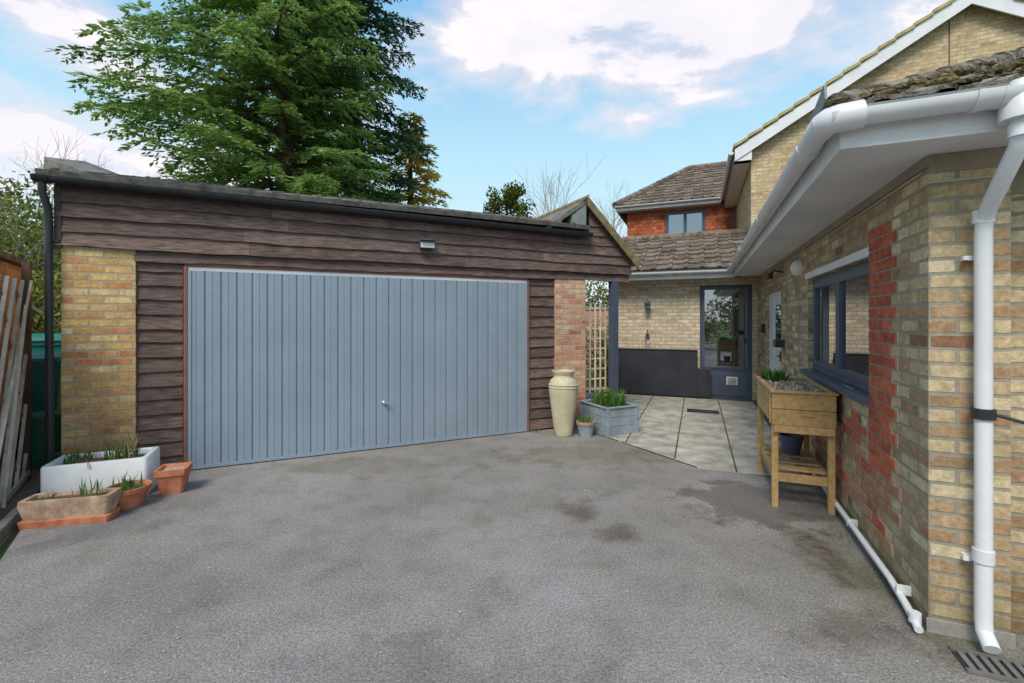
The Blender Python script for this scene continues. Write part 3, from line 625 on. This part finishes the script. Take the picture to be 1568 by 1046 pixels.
mb=MB(); mb.rloft([(.31,.16,.282,.02),(.25,.12,.302,.02),(.05,.03,.31,.01)]); mb.build('soil',M_soil,e)
blades('dry_stems',(0,.02,.29),70,.18,.24,L_brownleaf,e,.006,.8); blades('bulbs',(.12,.0,.29),40,.19,.12,L_grass,e,.011); blades('woody_stems',(.16,0.03,.29),14,.34,.05,L_brownleaf,e,.008,1.2); blades('bulbs_b',(-.2,0.02,.29),40,.13,.10,L_grass,e,.012,.9)
e=empty('terracotta_trough',(-3.44,3.57,0),R(14)); mb=MB(); mb.rloft([(.28,.09,0,.01),(.29,.095,.05,.012),(.28,.085,.055,.01)]); mb.build('base',M_terra,e,smooth=True)
mb=MB(); mb.rloft([(.265,.08,.056,.02),(.295,.1,.165,.03),(.29,.1,.205,.03),(.26,.075,.205,.03),(.25,.07,.175,.03)],q=5); mb.build('trough',M_terra2,e,smooth=True); mb=MB(); mb.box(-.23,.23,-.065,.065,.165,.183); mb.build('soil',M_soil,e); blades('bulbs',(.1,0,.175),20,.15,.1,L_grass,e,.009); blades('bulbs_b',(-.16,0,.175),12,.07,.07,L_grass,e,.009)
e=empty('wooden_planter_box',(1.37,6.5,0),R(25)); mb=MB(); w,d,h=.26,.32,.37
for i in range(3):
    z0=.015+i*.12; z1=z0+.115
    mb.box(-w,w,-d,-d+.022,z0,z1); mb.box(-w,w,d-.022,d,z0,z1); mb.box(-w+.002,-w+.024,-d+.024,d-.024,z0,z1); mb.box(w-.024,w-.002,-d+.024,d-.024,z0,z1)
for sx in (-1,1):
    for sy in (-1,1): mb.box(sx*(w-.02)-.03,sx*(w-.02)+.03,sy*(d-.0)-.012,sy*(d-.0)+.012,0,.375)
mb.box(-w-.015,w+.015,-d-.015,-d+.03,.376,.396); mb.box(-w-.015,w+.015,d-.03,d+.015,.376,.396); mb.box(-w-.015,-w+.03,-d+.031,d-.031,.376,.395); mb.box(w-.03,w+.015,-d+.031,d-.031,.376,.395)
mb.build('boards',M_bluegrey,e,bevel=.003); mb=MB(); mb.box(-w+.03,w-.03,-d+.03,d-.03,.3,.35); mb.build('soil',M_soil,e)
blades('bulb_leaves',(0,0,.34),250,.26,.24,L_grass,e,.014,.7); blades('daffodils',(0,-.05,.5),4,.05,.2,L_yel,e,.03,1.5)
# raised timber planter
e=empty('raised_timber_planter',hw(-.28,1.93),R(-TH)); mb=MB(); w,d=.225,.515
for i,(za,zb) in enumerate(((.70,.83),(.835,.965))):
    mb.box(-w,w,-d,-d+.022,za,zb); mb.box(-w,w,d-.022,d,za,zb); mb.box(-w,-w+.022,-d+.023,d-.023,za,zb); mb.box(w-.022,w,-d+.023,d-.023,za,zb)
mb.box(-w-.015,w+.015,-d-.015,-d+.03,.966,.985); mb.box(-w-.015,w+.015,d-.03,d+.015,.966,.985); mb.box(-w-.015,-w+.03,-d+.031,d-.031,.966,.985); mb.box(w-.03,w+.015,-d+.031,d-.031,.966,.985)
for sx in (-1,1):
    for sy in (-1,1): mb.box(sx*(w-.025)-.024,sx*(w-.025)+.024,sy*(d-.05)-.024,sy*(d-.05)+.024,0,.699)
for sy in (-1,1):
    mb.box(-w+.05,w-.05,sy*(d-.05)-.012,sy*(d-.05)+.012,.22,.29); mb.box(-w+.01,w-.01,sy*(d-.02)-.035,sy*(d-.02)+.0,.64,.698)
for sx in (-1,1): mb.box(sx*(w-.025)-.012,sx*(w-.025)+.012,-d+.08,d-.08,.22,.29)
for i in range(4): mb.box(-w+.03,w-.03,-d+.12+i*.22,-d+.24+i*.22,.292,.308)
mb.box(-w-.012,-w-.001,-d+.05,-d+.09,.70,.96); mb.box(-.02,.08,-d-.006,-d-.001,.78,.80)
mb.build('timber_frame',M_pine,e,bevel=.003); mb=MB(); mb.box(-w+.023,w-.023,-d+.023,d-.023,.88,.935); mb.build('compost',M_soil,e)
mb=MB()
for i in range(700):
    x=random.uniform(-w+.03,w-.03);y=random.uniform(-d+.03,d-.03);s=random.uniform(.008,.022)
    mb.M=Matrix.Translation((x,y,.94+random.uniform(0,.025)))@Matrix.Rotation(random.uniform(0,6),4,Vector((random.random(),random.random(),random.random())).normalized()); mb.box(-s,s,-s*.5,s*.5,-s*.2,s*.2)
mb.M=None; mb.build('bark_chips',M_chips,e)
blades('strawberry_plants',(-.10,d-.12,.93),110,.15,.11,L_grass,e,.025,1.4)
mb=MB(); mb.lathe([(.07,0),(.1,.14),(.105,.17),(.09,.17)],(.02,.15,.31)); mb.build('spare_pots',M_frame,e,smooth=True)
# ------------------------------------------------------------ LEFT BOUNDARY
e=empty('lattice_fence',(0,0,0)); A=Vector((-3.30,2.55,0)); B=Vector((-4.80,4.52,0)); D_=(B-A); Ln=D_.length; D_.normalize(); nrm=Vector((-D_.y,D_.x,0))
mb=MB(); mb2=MB()
def fp(t,z,off=0): return A+D_*t+Vector((0,0,z))+nrm*off
def clipseg(t0,z0,t1,z1):
    if t1<0 or t0>Ln: return None
    s_=(z1-z0)/(t1-t0)
    if t0<0: z0-=s_*t0; t0=0
    if t1>Ln: z1-=s_*(t1-Ln); t1=Ln
    return (t0,z0,t1,z1)
for i in range(14):
    t=-.9+i*.27
    q=clipseg(t,.05,t+1.05,1.95)
    if q: mb.beam(fp(q[0],q[1]),fp(q[2],q[3]),.012,.026,up=tuple(nrm))
    q=clipseg(t+.1,1.85,t+1.2,.08)
    if q and i%2: mb2.beam(fp(q[0],q[1],.016),fp(q[2],q[3],.016),.012,.022,up=tuple(nrm))
mb.beam(fp(0,.06,-.02),fp(Ln,.06,-.02),.02,.05); mb.beam(fp(.9,.05,-.05),fp(Ln-.1,1.95,-.05),.02,.02); mb.beam(fp(1.4,.05,-.05),fp(Ln-.5,1.7,-.08),.02,.02)
mb.build('slats',M_trellis,e); mb2.build('brown_slats',M_slatbrown,e)
mb=MB(); mb.box(-.03,.03,-.03,.03,0,2.15); mb.build('end_post',M_bark,e,loc=tuple(B),rz=.6)
e=empty('brick_outbuilding',(-5.62,5.32,0),math.atan2(-2.7,2.0)); mb=MB(); mb.box(0,2.6,-.25,0,-.05,2.15); mb.box(0,.25,-1.3,-.25,-.05,2.15); mb.build('walls',M_garbrick2,e)
mb=MB(); mb.box(-.08,2.68,-1.4,.06,2.16,2.22); mb.build('roof',M_roofsheet,e)
def wheelie(loc,rz,mat,s=1):
    e=empty('wheelie_bin',loc,rz); mb=MB(); mb.rloft([(.2*s,.24*s,.06,.03),(.28*s,.33*s,.98*s,.04),(.3*s,.35*s,.985*s,.04),(.3*s,.35*s,1.03*s,.04)]); mb.rloft([(.31*s,.37*s,1.032*s,.04),(.3*s,.36*s,1.07*s,.04),(.2*s,.25*s,1.1*s,.05)])
    mb.tube([(-.25*s,.38*s,1.0*s),(.25*s,.38*s,1.0*s)],.015,8)
    for sx in (-1,1):
        mb.M=Matrix.Translation((sx*.24*s,.25*s,.09))@Matrix.Rotation(R(90),4,'Y'); mb.lathe([(.09,-.025),(.09,.025)],cap1=True); mb.M=None
    mb.build('body',mat,e,smooth=True)
wheelie((-5.75,5.55,0),.5,M_teal,1.05); wheelie((-6.6,6.5,0),.4,M_teal,1.25)
e=empty('green_water_butt',(-5.12,4.98,0)); mb=MB(); mb.lathe([(.17,0),(.19,.2),(.2,.5),(.22,.51),(.22,.55)],cap1=True); mb.build('body',M_green,e,smooth=True)
# ------------------------------------------------------------ VEGETATION
def conifer(name,base,H,z0,rfun,nb,mat,leafL=.11,leafW=.032,dens=1.0,trunk=.28,droop=.30,rise=.16):
    e=empty(name,base); mb=MB(); mb.tube([(0,0,0),(.05,0,H*.3),(-.03,.05,H*.7),(0,0,H)],[trunk,trunk*.8,trunk*.4,.02],10)
    Ps=[];Ds=[]
    for b_ in range(nb):
        t=(b_+random.random())/nb; z=z0+(H-z0)*t; th=b_*2.39996+random.uniform(-.4,.4)
        L=rfun(t,th)*random.uniform(.68,1.08)
        if L<.3: L=.3
        o=np.array([math.cos(th),math.sin(th),0]); sd=np.array([-math.sin(th),math.cos(th),0])
        rs=rise+random.uniform(-.05,.05); dp=droop+random.uniform(-.07,.07)
        f=lambda s:o*L*s+sd*(.06*L*math.sin(s*2.5+b_))+np.array([0,0,z+L*(rs*s-dp*s*s+.09*s**4)])
        pts=[tuple(f(s)) for s in (0,.25,.5,.75,.95)]
        mb.tube(pts,[.012+.016*L,.011+.011*L,.009+.007*L,.008+.003*L,.006],5)
        ns=int(L*5.5*dens)+3
        for i in range(ns):
            s=.12+.88*(i+random.random())/ns; p=f(min(s,1)); tl=(.30+.20*L*max(0,1-s)**.7)*random.uniform(.6,1.15)
            for sg in (-1,1):
                d=sd*sg*.8+o*random.uniform(.45,.9)+np.array([0,0,random.uniform(-.35,.05)]); d/=np.linalg.norm(d)
                k=int(tl*34*dens)+4; q=rng.random(k)
                pp=p+d*tl*q[:,None]+np.array([0,0,-1])*(tl*.35*q**2)[:,None]+rng.normal(size=(k,3))*.018
                alt=rng.choice([-1,1],k)[:,None]; cr=np.cross(d,[0,0,1]); 
                dd=d+cr*alt*.75+rng.normal(size=(k,3))*.22; dd[:,2]-=.22
                Ps.append(pp);Ds.append(dd)
    P_=np.concatenate(Ps);D2=np.concatenate(Ds); n=len(P_)
    leafmesh('foliage',P_,D2,leafL*rng.uniform(.7,1.4,n),leafW*rng.uniform(.8,1.3,n),mat,e,up=1.2)
    mb.build('trunk_and_limbs',M_bark,e); return n
def rf(t,th):
    base=5.2*(1-max(0,t-.25)/.95)**.75
    left=.5-.5*math.cos(th-0)
    return base*(.64+.40*left)
n1=conifer('cedar_tree',(-6.6,13.2,0),16,2.6,rf,200,L_fir,.16,.052,.9)
n2=conifer('cedar_tree',(-5.5,15.5,0),17,4.2,lambda t,th:2.7*(1-t)**.4*min(1,.55+t*1.6)+.3,120,L_fird,.17,.06,.78)
n3=conifer('golden_conifer_tree',(-4.1,18.5,0),9.9,3,lambda t,th:2.5*(1-t)**.8+.2,85,L_gold,.18,.065,.7)
print('leaves',n1,n2,n3)
def bush(name,loc,rad,ncl,nper,mat,ls=.08,csize=.28,shell=.55):
    e=empty(name,loc); r=np.array(rad)
    C=unit(ncl)*(rng.uniform(shell,1,(ncl,1)))*r*(1+.12*rng.normal(size=(ncl,1)))
    P_=np.repeat(C,nper,0)+rng.normal(size=(ncl*nper,3))*csize; D2=unit(ncl*nper); D2[:,2]+=.2
    leafmesh('foliage',P_+np.array([0,0,rad[2]]),D2,ls*rng.uniform(.7,1.4,len(P_)),ls*.5,mat,e)
    mb=MB()
    for i in range(min(ncl,40)):
        c=C[i]; mb.tube([(0,0,0),tuple(c*.4+np.array([0,0,rad[2]*.6])),tuple(c+np.array([0,0,rad[2]]))],[.05,.03,.008],5)
    mb.build('stems',M_bark,e)
bush('laurel_hedge',(-10.6,9.5,0),(2.4,2.2,2.0),170,80,L_hedge,.12)
bush('laurel_hedge',(-14,12,0),(3.5,3,2.6),180,80,L_hedge,.16)
bush('ivy_bush',(-7.8,7.1,0),(1.0,1.0,1.35),130,70,L_hedge2,.08,csize=.16)
bush('evergreen_hedge',(4.2,17,0),(4,1.2,1.6),180,70,L_hedge,.13)
bush('garden_shrub',(2.4,11.2,0),(.8,.8,.75),80,50,L_hedge2,.07,csize=.14)
e=empty('holly_tree',(-.15,12.5,0)); mb=MB(); mb.tube([(0,0,0),(.05,0,3),(0,0,5.0)],[.1,.07,.02],8); Ps=[];Ds=[]
for i in range(38):
    z=random.uniform(2.8,5.2); th=random.uniform(0,6.28); L=.25+.95*(5.6-z)/2.6*random.uniform(.6,1.15); o=np.array([math.cos(th)*L,math.sin(th)*L,.25*L+.1]); p=np.array([0,0,z-.2]); mb.tube([tuple(p),tuple(p+o)],[.02,.008],5)
    for q in (.55,.8,1.0):
        k=50; Ps.append(p+o*q+rng.normal(size=(k,3))*.085); Ds.append(unit(k)+np.array([0,0,.5]))
P_=np.concatenate(Ps); leafmesh('foliage',P_,np.concatenate(Ds),.11,.05,L_shrub,e); mb.build('trunk',M_bark,e)
def bare(name,loc,H,seed,spread=.45,r0=.09,lv=6):
    e=empty(name,loc); rnd=random.Random(seed); mb=MB()
    def rec(p,d,L,r,l):
        q=p+d*L; m_=p+d*L*.5+Vector((rnd.gauss(0,.04)*L,rnd.gauss(0,.04)*L,0)); mb.tube([p,m_,q],[r,r*.85,r*.65],4 if l<4 else 6,cap=False)
        if l==0: return
        for i in range(rnd.choice((2,3,3)) if l>1 else 3):
            nd=(d+Vector((rnd.gauss(0,spread),rnd.gauss(0,spread),rnd.gauss(.12,.2)))).normalized(); rec(q if i else m_,nd,L*rnd.uniform(.62,.85),r*.6,l-1)
    rec(Vector((0,0,0)),Vector((0,0,1)),H*.3,r0,lv); mb.build('branches',M_twig,e)
bare('bare_birch_tree',(4.2,25,0),10.0,3,.33,.09); bare('bare_birch_tree',(2.4,27,0),10.4,5,.3,.08); bare('bare_birch_tree',(1.2,24,0),8.4,11,.35,.06); bare('bare_birch_tree',(-9.0,8.0,0),4.9,8,.45,.035,6); bare('bare_birch_tree',(7,30,0),11,15,.35,.09); bare('bare_birch_tree',(-5.9,5.9,0),3.0,21,.5,.02,5)
bare('bare_birch_tree',(-12,11.5,0),6.5,31,.4,.06,6)
bush('reflection_hedge',(-6,-7,0),(7,1.6,1.9),160,60,L_hedge,.2)  # unseen hedge added behind the camera for the windows to reflect
e=empty('garden_wall',(.4,15.5,0),R(-10)); mb=MB(); mb.box(0,6,0,.22,-.05,1.9); mb.build('wall',M_garbrick2,e); mb=MB(); mb.box(-.03,6.03,-.03,.25,1.901,1.96); mb.build('coping',M_concrete,e)
mb=MB()
for i in range(340):
    if random.random()<.5: x,y=random.uniform(-3,2),random.uniform(1.2,5.5)
    else:
        x,y=gw(random.uniform(-.9,4.8),-abs(random.gauss(0,.12)))[:2]
    s=random.uniform(.004,.014); mb.M=Matrix.Translation((x,y,.006))@Matrix.Rotation(random.uniform(0,6),4,'Z')@Matrix.Rotation(random.uniform(-.4,.4),4,'X')
    mb.add([(-s,0,0),(0,-s*.5,.002),(s,0,0),(0,s*.5,.003)],[(0,1,2,3)])
mb.M=None; mb.build('leaf_litter',simple('litter',lin(150,110,70),lin(205,185,150),20,.9,0,island=.3))
e=empty('wall_foot_weeds',(0,0,0))
for i,(x,y,_) in enumerate([gw(4.05,-.05),gw(4.6,-.06),gw(4.9,-.15),gw(5.3,-.8),hw(-.08,1.0),hw(-.05,3.2),hw(-2.1,3.2)]): blades('weed_%d'%i,(x,y,0),18,.05,.07,L_grass,e,.006,1.2)
# ------------------------------------------------------------ WORLD / LIGHT
w=bpy.data.worlds.new('World'); scene.world=w; w.use_nodes=True; nt=w.node_tree; nt.nodes.clear()
out=nt.nodes.new('ShaderNodeOutputWorld')
SE,SR=R(50),R(203)
sky=nt.nodes.new('ShaderNodeTexSky'); sky.sky_type='NISHITA'; sky.sun_disc=False; sky.sun_elevation=SE; sky.sun_rotation=SR; sky.air_density=1.0; sky.dust_density=.6; sky.ozone_density=1.2
bg=N(nt,'Background',{'Color':sky.outputs[0],'Strength':.15})
tc=nt.nodes.new('ShaderNodeTexCoord').outputs['Generated']
mp=N(nt,'Mapping',{'Vector':tc,'Scale':(1,1,2.2),'Location':(.35,.1,.2)}).outputs[0]
nz=noise_(nt,mp,3.4,6,.58,.3)
acc=math_(nt,'MULTIPLY',math_(nt,'SUBTRACT',nz,.50),2.0)
for (u,v,r,a) in [(1000,10,.5,.5),(1190,50,.3,.3),(790,60,.2,.25),(10,190,.30,.55),(60,20,.25,.45),(990,185,.14,.30)]:
    d=Vector(((u-784)/700,1,(490-v)/700)).normalized()
    df=N(nt,'VectorMath',{0:tc,1:tuple(d)},operation='SUBTRACT').outputs[0]; df=N(nt,'VectorMath',{0:df,1:(1,1,2.6)},operation='MULTIPLY').outputs[0]
    ln=N(nt,'VectorMath',{0:df},operation='LENGTH').outputs['Value']
    f=math_(nt,'MULTIPLY',math_(nt,'SUBTRACT',1,math_(nt,'DIVIDE',ln,r),True),a); acc=math_(nt,'ADD',acc,f)
cm=ramp(nt,acc,[(.0,g(0)),(.36,g(.97))])
zz=N(nt,'SeparateXYZ',{0:tc}).outputs[2]
hz=ramp(nt,zz,[(0,g(.9)),(.2,g(.88)),(.45,g(.78)),(.8,g(.6))])
cm2=math_(nt,'MAXIMUM',cm,hz)
cc=ramp(nt,nz,[(.4,(.94,.90,.98,1)),(.62,(1.08,1.02,1.04,1))])
hzc=ramp(nt,zz,[(0,(.84,1.0,1.05,1)),(.3,(.60,.92,1.06,1)),(.55,(.34,.70,1.06,1)),(.8,(.28,.62,1.04,1))])
hc=mixc(nt,cm,hzc,cc)
bg2=N(nt,'Background',{'Color':hc,'Strength':1.0})
mx=N(nt,'MixShader',{0:cm2,1:bg.outputs[0],2:bg2.outputs[0]}); nt.links.new(mx.outputs[0],out.inputs[0])
try: w.cycles.sampling_method='MANUAL'; w.cycles.sample_map_resolution=256
except Exception as ex: print(ex)
sl=bpy.data.lights.new('sun','SUN'); sl.energy=3.1; sl.angle=R(24); sl.color=(1,.92,.81); so=bpy.data.objects.new('sun',sl); link(so)
sd=Vector((math.sin(SR)*math.cos(SE),math.cos(SR)*math.cos(SE),math.sin(SE)))
so.rotation_euler=sd.to_track_quat('Z','Y').to_euler()
cam=bpy.data.cameras.new('camera'); cam.lens=16.07; cam.sensor_width=36; cam.shift_y=-33/1568; cam.clip_end=2000; cam.clip_start=.05
co_=bpy.data.objects.new('camera',cam); co_.location=(0,0,1.57); co_.rotation_euler=(R(90),0,0); link(co_); scene.camera=co_
scene.view_settings.view_transform='Standard'; scene.view_settings.look='None'; scene.view_settings.exposure=0
